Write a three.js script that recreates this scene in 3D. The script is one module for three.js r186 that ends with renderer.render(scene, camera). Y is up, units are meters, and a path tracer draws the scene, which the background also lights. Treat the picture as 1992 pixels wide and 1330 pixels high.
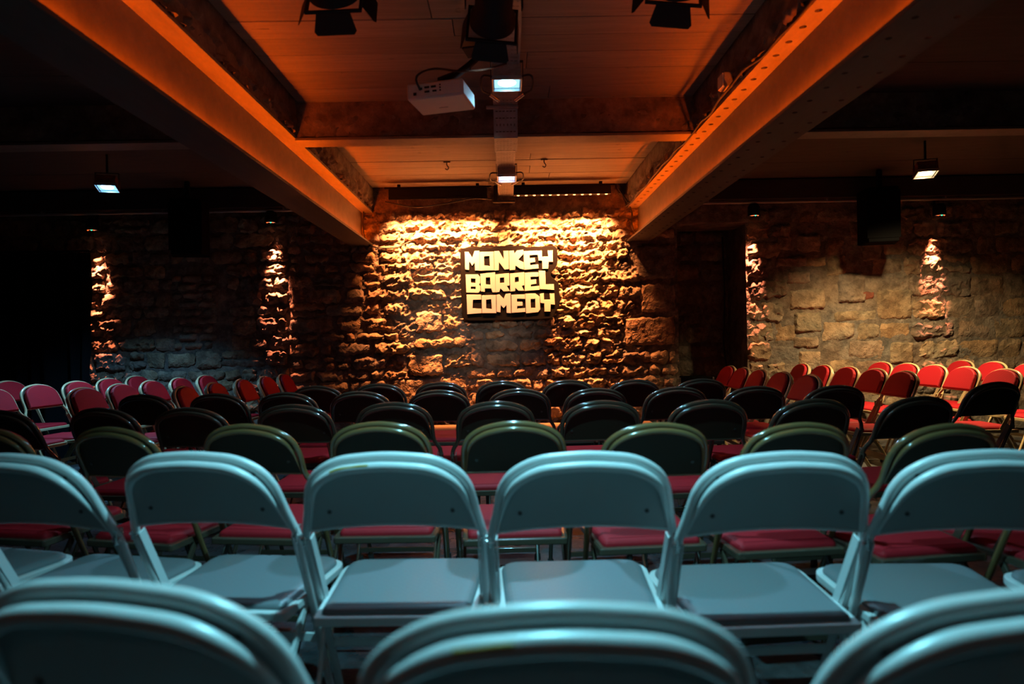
import * as THREE from 'three';
import { mergeGeometries, mergeVertices, toCreasedNormals } from 'three/addons/utils/BufferGeometryUtils.js';
import { RoundedBoxGeometry } from 'three/addons/geometries/RoundedBoxGeometry.js';
import { RectAreaLightUniformsLib } from 'three/addons/lights/RectAreaLightUniformsLib.js';
import { createNoise2D, createNoise3D } from 'simplex-noise';

// ---------------------------------------------------------------- camera, exposure, large lights
RectAreaLightUniformsLib.init();
const scene = new THREE.Scene();
scene.background = new THREE.Color(0x000000);
const CH = 1.10;                                            // eye height over the floor
const camera = new THREE.PerspectiveCamera(53.2, 1992 / 1330, 0.05, 60);
camera.position.set(0, CH, 0);
camera.rotation.order = 'YXZ';
camera.rotation.set(-0.002, -0.0083, -0.019);
camera.focus = 6.0;
camera.userData.fStop = 2.2;
const renderer = new THREE.WebGLRenderer({ antialias: true });
renderer.toneMapping = THREE.LinearToneMapping;
renderer.toneMappingExposure = 1.0;
renderer.shadowMap.enabled = true;

const AMBER = new THREE.Color().setRGB(1, 0.30, 0.088);      // wall battens
const ORANGE = new THREE.Color().setRGB(1, 0.098, 0.0);      // strips on the beam flanges
const CYAN = new THREE.Color().setRGB(0.25, 0.82, 1.0);     // flood over the grey rows
const BLUEWHITE = new THREE.Color().setRGB(0.30, 0.72, 1.0);
const SALMON = new THREE.Color().setRGB(1, 0.29, 0.16);     // small cans that graze the wall
const POWER = { batten: 25, strip: 108, stripOut: 7, overhead: 19, near: 15, far: 2.2, sideBlue: 25, sideWarm: 46, can: 55, stage: 17, house: 1.4 };

// ---------------------------------------------------------------- helpers
function rng(seed) { let s = seed | 0; return () => { s = (s + 0x6d2b79f5) | 0; let t = Math.imul(s ^ (s >>> 15), 1 | s); t = (t + Math.imul(t ^ (t >>> 7), 61 | t)) ^ t; return ((t ^ (t >>> 14)) >>> 0) / 4294967296; }; }
const R0 = rng(7), n2 = createNoise2D(rng(11)), n3 = createNoise3D(rng(12));
const V = (x, y, z) => new THREE.Vector3(x, y, z);
const used = new Map();
function numbered(name) { const k = used.get(name) ?? 0; used.set(name, k + 1); return k ? `${name}_${String(k).padStart(3, '0')}` : name; }
function mesh(name, geo, mat, parent) {
  const m = new THREE.Mesh(geo, mat);
  m.name = parent ? name : numbered(name);
  m.castShadow = m.receiveShadow = true;
  (parent ?? scene).add(m);
  return m;
}
function thing(name, label, category, pos = [0, 0, 0], turn = 0, group) {
  const g = new THREE.Group();
  g.name = numbered(name);
  g.position.set(...pos); g.rotation.y = turn;
  g.userData = { label, category };
  if (group) g.userData.group = group;
  scene.add(g);
  return g;
}
function structure(name) { const g = new THREE.Group(); g.name = numbered(name); g.userData.kind = 'structure'; scene.add(g); return g; }
function tag(o, label, category, group) { o.userData = { label, category }; if (group) o.userData.group = group; return o; }
const box = (w, h, d, x = 0, y = 0, z = 0, r = 0) => (r ? new RoundedBoxGeometry(w, h, d, 2, r) : new THREE.BoxGeometry(w, h, d)).translate(x, y, z);
const tube = (pts, r, seg = 24, rad = 8) => new THREE.TubeGeometry(new THREE.CatmullRomCurve3(pts, false, 'centripetal'), seg, r, rad);
function metric(g) {                                           // uv in metres, read off the axis each face looks along
  const p = g.attributes.position, n = g.attributes.normal, uv = g.attributes.uv;
  for (let i = 0; i < p.count; i++) { const ax = Math.abs(n.getX(i)), ay = Math.abs(n.getY(i)), az = Math.abs(n.getZ(i)); if (ax > ay && ax > az) uv.setXY(i, p.getZ(i), p.getY(i)); else if (ay > az) uv.setXY(i, p.getX(i), p.getZ(i)); else uv.setXY(i, p.getX(i), p.getY(i)); }
  return g;
}
function rod(a, b, r, rad = 8) { return new THREE.TubeGeometry(new THREE.LineCurve3(a, b), 1, r, rad); }
function merge(list) { return mergeGeometries(list.map((g) => { const q = g.index ? g.toNonIndexed() : g; for (const k of Object.keys(q.attributes)) if (!['position', 'normal', 'uv'].includes(k)) q.deleteAttribute(k); return q; })); }
function bar(a, b, w, t) {                                     // flat bar from a to b, w wide across x
  const d = b.clone().sub(a), g = new RoundedBoxGeometry(t, d.length(), w, 1, Math.min(w, t) * 0.3);
  g.applyQuaternion(new THREE.Quaternion().setFromUnitVectors(V(0, 1, 0), d.clone().normalize()));
  return g.translate((a.x + b.x) / 2, (a.y + b.y) / 2, (a.z + b.z) / 2);
}
function extrude(pts, depth, bevel = 0, size = bevel, seg = 2, holes = []) {
  const s = pts instanceof THREE.Shape ? pts : new THREE.Shape(pts.map((p) => new THREE.Vector2(p[0], p[1])));
  for (const h of holes) s.holes.push(new THREE.Path(h.map((p) => new THREE.Vector2(p[0], p[1]))));
  return new THREE.ExtrudeGeometry(s, { depth, bevelEnabled: bevel > 0, bevelThickness: bevel, bevelSize: size, bevelOffset: -size, bevelSegments: seg, curveSegments: 10, steps: 1 });
}
function taperTube(pts, radius, seg = 100, rad = 10) {          // radius(u) along the path
  const curve = new THREE.CatmullRomCurve3(pts, false, 'centripetal'), g = new THREE.TubeGeometry(curve, seg, 1, rad), p = g.attributes.position, n = g.attributes.normal;
  for (let i = 0; i <= seg; i++) { const r = radius(i / seg) - 1; for (let j = 0; j <= rad; j++) { const k = i * (rad + 1) + j; p.setXYZ(k, p.getX(k) + n.getX(k) * r, p.getY(k) + n.getY(k) * r, p.getZ(k) + n.getZ(k) * r); } }
  return g;
}
const smooth = (a, b, x) => { const t = Math.min(1, Math.max(0, (x - a) / (b - a))); return t * t * (3 - 2 * t); };

// ---------------------------------------------------------------- textures
function tileNoise(size, cells, octaves, seed, gain = 0.5) {    // periodic value noise, 0..1
  const out = new Float32Array(size * size);
  let amp = 1, sum = 0;
  for (let o = 0; o < octaves; o++) {
    const n = cells << o, r = rng(seed + o * 101), lat = new Float32Array(n * n).map(() => r());
    for (let y = 0; y < size; y++) for (let x = 0; x < size; x++) {
      const fx = (x / size) * n, fy = (y / size) * n, ix = Math.floor(fx), iy = Math.floor(fy), u = fx - ix, v = fy - iy, a = u * u * (3 - 2 * u), b = v * v * (3 - 2 * v);
      const i = ix % n, j = iy % n, i1 = (ix + 1) % n, j1 = (iy + 1) % n;
      out[y * size + x] += amp * ((lat[j * n + i] * (1 - a) + lat[j * n + i1] * a) * (1 - b) + (lat[j1 * n + i] * (1 - a) + lat[j1 * n + i1] * a) * b);
    }
    sum += amp; amp *= gain;
  }
  return out.map((v) => v / sum);
}
function dataTex(size, fn, srgb) {
  const d = new Uint8Array(size * size * 4);
  for (let i = 0; i < size * size; i++) { const c = fn(i); d[i * 4] = c[0]; d[i * 4 + 1] = c[1]; d[i * 4 + 2] = c[2]; d[i * 4 + 3] = 255; }
  const t = new THREE.DataTexture(d, size, size);
  t.wrapS = t.wrapT = THREE.RepeatWrapping; t.magFilter = THREE.LinearFilter; t.minFilter = THREE.LinearMipmapLinearFilter; t.generateMipmaps = true;
  if (srgb) t.colorSpace = THREE.SRGBColorSpace;
  t.needsUpdate = true;
  return t;
}
const nA = tileNoise(512, 6, 6, 21, 0.62), nB = tileNoise(512, 16, 5, 22, 0.7), nC = tileNoise(512, 3, 4, 23);
const stoneMap = dataTex(512, (i) => { const v = 150 + 150 * (nA[i] - 0.5) + 120 * (nB[i] - 0.5), w = (nC[i] - 0.5) * 40; return [v + 40 + w, v + 34, v + 28 - w].map((x) => Math.max(0, Math.min(255, x))); }, true);
const roughBump = dataTex(512, (i) => { const v = 255 * Math.min(1, Math.max(0, 0.5 + 1.5 * (nB[i] - 0.5) + 0.7 * (nA[i] - 0.5))); return [v, v, v]; });
const paintMap = dataTex(512, (i) => { const v = 215 + 70 * (nC[i] - 0.5) + 60 * (nB[i] - 0.5); return [v, v, v - 4]; }, true);
const floorRough = dataTex(512, (i) => { const v = 255 * Math.min(1, Math.max(0.12, 0.38 + 1.1 * (nA[i] - 0.5))); return [v, v, v]; });
const clothBump = dataTex(256, (i) => { const x = i % 256, y = (i / 256) | 0, v = 120 + 60 * Math.sin((x / 256) * 2 * Math.PI * 40) * Math.sin((y / 256) * 2 * Math.PI * 40) + 40 * nB[(y * 2) * 512 + x * 2]; return [v, v, v]; });
const woodMap = dataTex(512, (i) => { const y = (i / 512) | 0, x = i % 512, g = nA[((y * 8) % 512) * 512 + x] * 0.6 + nB[((y * 3) % 512) * 512 + (x >> 2)] * 0.4, k = nB[y * 512 + (x >> 1)] < 0.2 ? -60 : 0; const v = 205 + 90 * (g - 0.5) + k; return [v, v - 4, v - 10]; }, true);
function std(o) { return new THREE.MeshPhysicalMaterial(o); }
const rgb = (r, g, b) => new THREE.Color().setRGB(r, g, b);
const M = {
  mortar: std({ color: rgb(0.30, 0.25, 0.19), map: stoneMap, bumpMap: roughBump, bumpScale: 0.012, roughness: 0.95 }),
  plaster: std({ color: rgb(0.34, 0.27, 0.19), map: stoneMap, bumpMap: roughBump, bumpScale: 0.008, roughness: 0.95 }),
  stones: [[0.46, 0.36, 0.24], [0.40, 0.30, 0.20], [0.50, 0.38, 0.23], [0.36, 0.29, 0.22], [0.43, 0.31, 0.18], [0.33, 0.25, 0.18]].map((c) => std({ color: rgb(...c), map: stoneMap, bumpMap: roughBump, bumpScale: 0.014, roughness: 0.92 })),
  brick: std({ color: rgb(0.42, 0.34, 0.24), map: stoneMap, bumpMap: roughBump, bumpScale: 0.004, roughness: 0.92 }),
  redBrick: std({ color: rgb(0.36, 0.10, 0.05), map: stoneMap, bumpMap: roughBump, bumpScale: 0.004, roughness: 0.92 }),
  floor: std({ color: rgb(0.075, 0.080, 0.088), map: stoneMap, roughnessMap: floorRough, roughness: 1, bumpMap: roughBump, bumpScale: 0.004 }),
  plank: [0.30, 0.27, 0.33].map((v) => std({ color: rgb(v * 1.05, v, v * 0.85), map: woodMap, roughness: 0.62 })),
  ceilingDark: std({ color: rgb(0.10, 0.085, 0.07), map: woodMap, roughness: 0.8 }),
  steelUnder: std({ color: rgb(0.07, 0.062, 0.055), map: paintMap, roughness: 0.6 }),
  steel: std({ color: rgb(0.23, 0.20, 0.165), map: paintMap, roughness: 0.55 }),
  concrete: std({ color: rgb(0.24, 0.20, 0.16), map: stoneMap, bumpMap: roughBump, bumpScale: 0.006, roughness: 0.95 }),
  darkTimber: std({ color: rgb(0.05, 0.042, 0.036), map: woodMap, roughness: 0.8 }),
  black: std({ color: rgb(0.007, 0.007, 0.0075), roughness: 0.7, specularIntensity: 0.5 }),
  boardBlack: std({ color: rgb(0.003, 0.003, 0.003), roughness: 0.95, specularIntensity: 0.15 }),
  blackRough: std({ color: rgb(0.003, 0.003, 0.0033), roughness: 0.95, specularIntensity: 0.1 }),
  cable: std({ color: rgb(0.014, 0.013, 0.012), roughness: 0.6 }),
  galvanised: std({ color: rgb(0.42, 0.41, 0.40), map: paintMap, roughness: 0.5, metalness: 0.25 }),
  white: std({ color: rgb(0.42, 0.40, 0.38), roughness: 0.45 }),
  cream: std({ color: rgb(0.41, 0.38, 0.33), roughness: 0.6 }),
  letterFold: std({ color: rgb(0.62, 0.54, 0.42), roughness: 0.6 }),
  greyPaint: std({ color: rgb(0.60, 0.61, 0.60), roughness: 0.34, clearcoat: 0.3, clearcoatRoughness: 0.25 }),
  greyPanel: std({ color: rgb(0.36, 0.36, 0.355), roughness: 0.5 }),
  greyVinyl: std({ color: rgb(0.15, 0.165, 0.175), roughness: 0.42, bumpMap: clothBump, bumpScale: 0.0003 }),
  yellowStain: std({ color: rgb(0.42, 0.26, 0.03), roughness: 0.6 }),
  bronze: std({ color: rgb(0.070, 0.050, 0.032), roughness: 0.18, clearcoat: 1, clearcoatRoughness: 0.06 }),
  olive: std({ color: rgb(0.17, 0.095, 0.036), roughness: 0.2, clearcoat: 1, clearcoatRoughness: 0.06 }),
  gold: std({ color: rgb(0.46, 0.36, 0.19), roughness: 0.26, clearcoat: 0.6, clearcoatRoughness: 0.1 }),
  brownPanel: std({ color: rgb(0.042, 0.027, 0.017), roughness: 0.5, specularIntensity: 0.4 }),
  rubber: std({ color: rgb(0.03, 0.03, 0.03), roughness: 0.8 }),
  screw: std({ color: rgb(0.10, 0.09, 0.085), roughness: 0.4, metalness: 0.6 }),
  chrome: std({ color: rgb(0.65, 0.65, 0.64), roughness: 0.25, metalness: 0.9 }),
  redCloth: std({ color: rgb(0.32, 0.009, 0.015), specularIntensity: 0.3, roughness: 0.62, bumpMap: clothBump, bumpScale: 0.0008 }),
  drape: std({ color: rgb(0.004, 0.004, 0.0045), roughness: 1, specularIntensity: 0.2 }),
  stage: std({ color: rgb(0.34, 0.25, 0.15), map: woodMap, roughness: 0.55 }),
};
function glow(c, k) { return std({ color: rgb(0.02, 0.02, 0.02), emissive: c, emissiveIntensity: k, roughness: 0.4 }); }
function lamp(parent, color, power, pos, target, angle, penumbra, radius = 1) {
  const l = new THREE.SpotLight(color, power, 0, angle, penumbra, 2);
  l.position.set(...pos); l.target.position.set(...target);
  l.castShadow = true; l.shadow.radius = radius; l.shadow.mapSize.set(1024, 1024); l.shadow.bias = -0.0005;
  parent.add(l, l.target);
  return l;
}
// ---------------------------------------------------------------- the shell
const WZ = -7.0, CEIL = 2.68, BAYL = -1.33, BAYR = 1.25;      // wall face, ceiling height, inner faces of the two beam casings
{
  const f = mesh('floor', new THREE.BoxGeometry(13.4, 0.2, 11.2, 1, 1, 1).translate(0, -0.1, -2.5), M.floor);
  f.userData.kind = 'structure';
  const uv = f.geometry.attributes.uv; for (let i = 0; i < uv.count; i++) uv.setXY(i, uv.getX(i) * 9, uv.getY(i) * 8);
}
const ceiling = structure('ceiling');
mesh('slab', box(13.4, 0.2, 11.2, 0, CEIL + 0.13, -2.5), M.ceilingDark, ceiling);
{
  const r = rng(31);                                            // boards of the middle bay run from beam to beam
  let z = WZ + 0.06, k = 0;
  const geos = new Map();
  while (z < -0.6) {
    const w = [0.19, 0.23, 0.27, 0.21][Math.floor(r() * 4)], split = r() < 0.35 ? -0.4 + r() * 0.9 : null;
    for (const [a, b] of split === null ? [[BAYL, BAYR]] : [[BAYL, split], [split + 0.003, BAYR]]) {
      const g = new RoundedBoxGeometry(b - a, 0.03, w - (r() < 0.5 ? 0.003 : 0.006), 1, 0.0025);
      const p = g.attributes.position, uv = g.attributes.uv, off = r();
      for (let i = 0; i < p.count; i++) uv.setXY(i, (p.getX(i)) * 0.6 + off, p.getZ(i) * 1.4 + off * 3);
      mesh('plank', g, M.plank[k++ % 3], ceiling).position.set((a + b) / 2, CEIL + 0.012 + (r() - 0.5) * 0.004, z + w / 2);
    }
    z += w;
  }
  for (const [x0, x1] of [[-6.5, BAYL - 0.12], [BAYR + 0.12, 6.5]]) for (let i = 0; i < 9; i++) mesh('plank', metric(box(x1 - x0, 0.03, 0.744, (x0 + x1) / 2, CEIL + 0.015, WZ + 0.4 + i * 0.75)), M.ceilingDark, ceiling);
}
function plainWall(name, w, h, d, x, y, z) { const m = mesh(name, metric(box(w, h, d, x, y, z)), M.plaster); m.userData.kind = 'structure'; }
plainWall('wall_left', 0.3, 2.8, 11.2, -6.6, 1.4, -2.5);
plainWall('wall_right', 0.3, 2.8, 11.2, 6.6, 1.4, -2.5);
plainWall('wall_front', 13.4, 2.8, 0.3, 0, 1.4, 3.0);

// rough masonry: stones as single pieces set in a bed of mortar
function fbm(x, y, z) { return n3(x * 9, y * 9, z) * 0.5 + n3(x * 21, y * 24, z + 5) * 0.32 + n3(x * 47, y * 52, z + 9) * 0.2; }
// broken bedding of the rubble, running on through stones and joints alike
function ledges(x, y) { const w = n2(x * 2.3, y * 3.1 + 9) * 0.35; return (1 - Math.abs(n3(x * 4.5 + w, y * 9 + w, 31)) * 2) * 0.42 + (0.6 - Math.abs(n3(x * 10, y * 17, 33)) * 1.6) * 0.36 + n3(x * 23, y * 34, 35) * 0.30 + n3(x * 46, y * 58, 37) * 0.17; }
function stoneGeo(c, cell, proud, rough, seed, broken = 0) {
  // c: four corners [x, y], counter-clockwise from lower left
  const W = Math.max(Math.hypot(c[1][0] - c[0][0], c[1][1] - c[0][1]), 0.03), H = Math.max(Math.hypot(c[3][0] - c[0][0], c[3][1] - c[0][1]), 0.03);
  const nx = Math.max(4, Math.min(40, Math.round(W / cell))), ny = Math.max(4, Math.min(30, Math.round(H / cell)));
  const pos = [], uv = [], idx = [];
  for (let j = 0; j <= ny; j++) for (let i = 0; i <= nx; i++) {
    let u = i / nx, v = j / ny;
    const e = Math.min(u * W, (1 - u) * W, v * H, (1 - v) * H);
    const x0 = (1 - v) * ((1 - u) * c[0][0] + u * c[1][0]) + v * ((1 - u) * c[3][0] + u * c[2][0]);
    const y0 = (1 - v) * ((1 - u) * c[0][1] + u * c[1][1]) + v * ((1 - u) * c[3][1] + u * c[2][1]);
    const cu = Math.abs(u - 0.5) * 2, cv = Math.abs(v - 0.5) * 2, round = Math.pow(cu * cv, 3) * (rough > 0.008 ? 0.14 : 0.05);   // pull the corners in
    const wob = 0.007 + rough * 0.5;
    const x = x0 + (0.5 - u) * W * round + n2(x0 * 11 + seed, y0 * 11) * wob, y = y0 + (0.5 - v) * H * round + n2(x0 * 11, y0 * 11 + seed + 40) * wob;
    const edge = smooth(-0.004, 0.018 + rough * 0.3, e), sunk = broken ? 0.012 : 0.03;
    const tilt = ((seed * 7.13) % 1 - 0.5) * 0.05 * (v - 0.5) + ((seed * 3.77) % 1 - 0.5) * 0.05 * (u - 0.5);
    pos.push(x, y, -sunk + edge * (sunk + proud + tilt + rough * fbm(x0, y0, seed)) + broken * ledges(x, y));
    uv.push(x0 * 1.1 + seed * 0.37, y0 * 1.1 + seed * 0.71);
  }
  for (let j = 0; j < ny; j++) for (let i = 0; i < nx; i++) { const a = j * (nx + 1) + i, b = a + 1, d = a + nx + 1, e = d + 1; idx.push(a, b, e, a, e, d); }
  const g = new THREE.BufferGeometry();
  g.setAttribute('position', new THREE.Float32BufferAttribute(pos, 3)); g.setAttribute('uv', new THREE.Float32BufferAttribute(uv, 2));
  g.setIndex(idx); g.computeVertexNormals();
  return g;
}
function mortarBed(parent, x0, x1, y0, y1, z, cell, amp, mat = M.mortar, broken = null) {
  const nx = Math.round((x1 - x0) / cell), ny = Math.round((y1 - y0) / cell), g = new THREE.PlaneGeometry(x1 - x0, y1 - y0, nx, ny), p = g.attributes.position, uv = g.attributes.uv;
  for (let i = 0; i < p.count; i++) { const x = p.getX(i) + (x0 + x1) / 2, y = p.getY(i) + (y0 + y1) / 2; p.setXYZ(i, x, y, z + amp * (n3(x * 5, y * 5, 3) * 0.6 + n3(x * 14, y * 14, 8) * 0.4 + n3(x * 33, y * 33, 2) * 0.25) + (broken ? broken(x, y) * ledges(x, y) : 0)); uv.setXY(i, x * 1.1, y * 1.1); }
  g.computeVertexNormals();
  return mesh('mortar', g, mat, parent);
}
// courses of stones over [x0, x1] x [y0, y1]; spec(x, y) -> { cell, rough, proud }; blocked: rectangles already taken
function courses(parent, x0, x1, y0, y1, z, seed, size, spec, blocked = [], name = 'stone') {
  const r = rng(seed);
  let y = y0, n = 0;
  while (y < y1 - 0.03) {
    const h = Math.min(size.h[0] + r() * (size.h[1] - size.h[0]), y1 - y);
    let x = x0;
    while (x < x1 - 0.02) {
      let w = h * (size.w[0] + Math.pow(r(), 1.6) * (size.w[1] - size.w[0]));
      if (x + w > x1 - 0.09) w = x1 - x;
      const gap = 0.006 + r() * 0.01, parts = h > size.split && r() < size.splitChance ? 2 : 1;
      for (let k = 0; k < parts; k++) {
        const ya = y + (h * k) / parts, yb = y + (h * (k + 1)) / parts, cx = x + w / 2, cy = (ya + yb) / 2;
        if (blocked.some((b) => cx > b[0] - 0.25 * w && cx < b[1] + 0.25 * w && cy > b[2] - 0.2 * h && cy < b[3] + 0.2 * h)) continue;
        const j = () => (r() - 0.5) * Math.min(h, w) * size.jitter, s = spec(cx, cy), id = r() * 50;
        const c = [[x + gap + j(), ya + gap + j()], [x + w - gap + j(), ya + gap + j()], [x + w - gap + j(), yb - gap + j()], [x + gap + j(), yb - gap + j()]];
        mesh(name, stoneGeo(c, s.cell, s.proud * (0.3 + r() * 1.3), s.rough * (0.6 + r() * 0.8), id, s.broken ?? 0), M.stones[Math.floor(r() * M.stones.length)], parent).position.z = z;
        n++;
      }
      x += w;
    }
    y += h;
  }
  return n;
}
function block(parent, b, z, cell, proud, rough, mat, name = 'stone') {
  const [x0, x1, y0, y1] = b;
  return mesh(name, stoneGeo([[x0, y0], [x1, y0], [x1, y1], [x0, y1]], cell, proud, rough, (x0 * 13.7 + y0 * 5.1 + 60) % 40), mat, parent).position.z = z;
}
// the wall behind the stage
{
  const w = structure('wall_back');
  mesh('core', box(4.02, 2.9, 0.6, -0.235, 1.35, WZ - 0.36), M.mortar, w);
  const broken = (x, y) => 0.034 * smooth(1.75, 1.05, Math.abs(x - 0.03)) * smooth(2.52, 2.40, y) * (1 - 0.75 * smooth(0.50, 0.26, Math.abs(x - 0.02)) * smooth(1.34, 1.18, y)) + 0.006;
  mortarBed(w, -2.24, 1.775, 0.1, CEIL + 0.1, WZ - 0.016, 0.0135, 0.010, M.mortar, broken);
  const blocks = [[-1.19, -0.40, 0.42, 0.735], [-1.62, -1.22, 0.42, 0.72], [-1.01, -0.65, 0.755, 0.985], [-0.93, -0.66, 1.195, 1.42], [-0.95, -0.42, 1.03, 1.15], [1.34, 1.75, 1.70, 2.06], [1.38, 1.75, 1.36, 1.66], [1.22, 1.74, 1.02, 1.32]];
  blocks.forEach((b, i) => block(w, b, WZ, 0.014, [0.012, 0.008, 0.03, 0.03, 0.035, 0.02, 0.014, 0.012][i], [0.006, 0.006, 0.008, 0.018, 0.022, 0.006, 0.006, 0.008][i], M.stones[i % 6]));
  const spec = (x, y) => {
    const lit = Math.abs(x - 0.03) < 1.25 && y > 0.55, low = Math.abs(x - 0.02) < 0.34 && y < 1.22;
    return { cell: lit ? 0.0115 : 0.024, rough: low ? 0.010 : lit ? 0.018 : 0.018, proud: low ? 0.008 : 0.016, broken: broken(x, y) };
  };
  courses(w, -2.22, 1.76, 0.30, 2.44, WZ, 5, { h: [0.085, 0.165], w: [1.0, 3.0], split: 0.13, splitChance: 0.22, jitter: 0.26 }, spec, blocks);
}
// wall to the curtain side
{
  const w = structure('wall_back_left');
  mesh('core', box(4.4, 2.9, 0.5, -4.43, 1.35, WZ - 0.34), M.mortar, w);
  mortarBed(w, -6.5, -2.22, 0.1, CEIL + 0.1, WZ - 0.02, 0.02, 0.010, M.mortar, (x, y) => 0.024 * Math.max(smooth(0.5, 0.3, Math.abs(x + 2.35)), smooth(0.5, 0.3, Math.abs(x + 4.1))));
  const col = (x) => Math.abs(x + 2.35) < 0.34 || Math.abs(x + 4.1) < 0.34;
  const bricks = [-3.36, -2.86, 1.05, 1.86], r = rng(77);
  for (let i = 0; i < 9; i++) for (let k = 0, x = bricks[0] + (i % 2 ? 0 : -0.06); k < 3; k++) {
    const l = k === 1 || i % 2 ? 0.205 : 0.11; if (x + l > bricks[1] + 0.08) break;
    block(w, [x + 0.006, x + l - 0.006, 1.07 + i * 0.086, 1.07 + i * 0.086 + 0.074], WZ, 0.03, 0.004 + r() * 0.01, 0.003, r() < 0.8 ? M.brick : M.stones[5], 'brick'); x += l;
  }
  courses(w, -5.6, -2.22, 0.42, 2.42, WZ, 9, { h: [0.10, 0.20], w: [1.0, 2.6], split: 0.17, splitChance: 0.2, jitter: 0.2 }, (x, y) => ({ cell: col(x) ? 0.014 : 0.032, rough: col(x) ? 0.016 : 0.010, proud: col(x) ? 0.018 : 0.007, broken: col(x) ? 0.026 : 0.006 }), [bricks]);
}
// alcove and the wall beyond it
{
  const w = structure('wall_back_right');
  const AX0 = 1.775, AX1 = 2.49;
  mesh('core', box(AX1 - AX0 + 0.3, 2.9, 0.3, (AX0 + AX1) / 2, 1.35, -7.78), M.mortar, w);
  mortarBed(w, AX0 - 0.1, AX1 + 0.1, 0, CEIL, -7.62, 0.04, 0.01);
  courses(w, AX0, AX1, 0.3, 2.3, -7.6, 15, { h: [0.16, 0.28], w: [1.0, 2.2], split: 9, splitChance: 0, jitter: 0.12 }, () => ({ cell: 0.04, rough: 0.008, proud: 0.008 }));
  mesh('lintel', metric(new RoundedBoxGeometry(AX1 - AX0 + 0.06, 0.46, 0.5, 2, 0.02).translate((AX0 + AX1) / 2, 2.49, WZ - 0.24)), M.stones[5], w);
  mesh('core', metric(box(4.1, 2.9, 0.9, AX1 + 2.05, 1.35, WZ - 0.48)), M.mortar, w);
  mortarBed(w, AX1 - 0.01, 6.5, 0.1, CEIL + 0.1, WZ - 0.010, 0.018, 0.008, M.mortar, (x, y) => 0.016 * Math.max(smooth(0.4, 0.2, Math.abs(x - 2.64)), smooth(0.5, 0.3, Math.abs(x - 4.42))));
  const blocks = [
    [3.00, 3.26, 1.94, 2.14], [2.80, 2.97, 1.97, 2.13], [2.78, 3.12, 1.80, 1.92], [2.90, 3.15, 1.62, 1.76], [2.92, 3.30, 1.36, 1.58], [2.96, 3.26, 1.12, 1.34], [3.42, 3.72, 1.42, 1.74],
    [2.94, 3.22, 0.96, 1.09], [3.00, 3.24, 0.72, 0.94], [3.82, 4.20, 1.24, 1.56], [3.66, 3.81, 1.45, 1.54], [3.95, 4.2, 0.78, 1.02], [3.68, 3.9, 1.84, 2.06]];
  blocks.forEach((b, i) => block(w, b, WZ, 0.02, 0.005 + (i % 3) * 0.003, 0.004, i === 10 ? M.redBrick : M.stones[[0, 1, 3, 3, 0, 2, 3, 1, 0, 4, 0, 2, 1][i]], i === 10 ? 'brick' : 'stone'));
  const col = (x) => Math.abs(x - 2.64) < 0.2 || Math.abs(x - 4.42) < 0.26;
  courses(w, AX1, 5.9, 0.30, 2.42, WZ, 21, { h: [0.12, 0.24], w: [1.0, 2.4], split: 0.2, splitChance: 0.2, jitter: 0.2 }, (x, y) => ({ cell: col(x) ? 0.013 : 0.03, rough: col(x) ? 0.016 : 0.004, proud: col(x) ? 0.014 : 0.002, broken: col(x) ? 0.018 : 0.004 }), blocks);
}
// dark timber along the top of the wall in the outer bays
for (const [a, b, n] of [[-6.45, -1.42, 1], [1.36, 6.45, 2]]) { const t = structure('trim_' + n); mesh('wall_plate', metric(box(b - a, 0.20, 0.16, (a + b) / 2, CEIL - 0.11, WZ + 0.10, 0.01)), M.darkTimber, t); }

// ---------------------------------------------------------------- steel beams in concrete casings
function crumbly(len, h, seed, amp) {                          // casing face in local x = along, y = up, z = out, its lower edge broken away
  const nx = Math.round(len / 0.022), ny = 14, g = new THREE.PlaneGeometry(len, h, nx, ny), p = g.attributes.position, uv = g.attributes.uv;
  for (let i = 0; i < p.count; i++) {
    const x = p.getX(i), y = p.getY(i), low = smooth(0.25, -0.5, y / h), k = n3(x * 8, y * 9, seed) * 0.6 + n3(x * 26, y * 26, seed + 3) * 0.4;
    p.setZ(i, -amp * 0.25 + amp * k * (0.15 + low) - amp * low * Math.max(0, n3(x * 3.1, y * 12, seed + 7)) * 1.6);
    uv.setXY(i, x, y);
  }
  g.computeVertexNormals();
  return g;
}
function holes(len, rows, step, r, x0 = 0) { const out = []; for (let z = x0; z < len - 0.05; z += step) for (const c of rows) { const h = []; for (let k = 0; k < 10; k++) h.push([z + r * Math.cos(k * 0.6283), c + r * Math.sin(-k * 0.6283)]); out.push(h); } return out; }
const BZ0 = 1.5, BLEN = BZ0 - WZ + 0.1;                         // beams run from behind the camera into the wall
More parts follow.
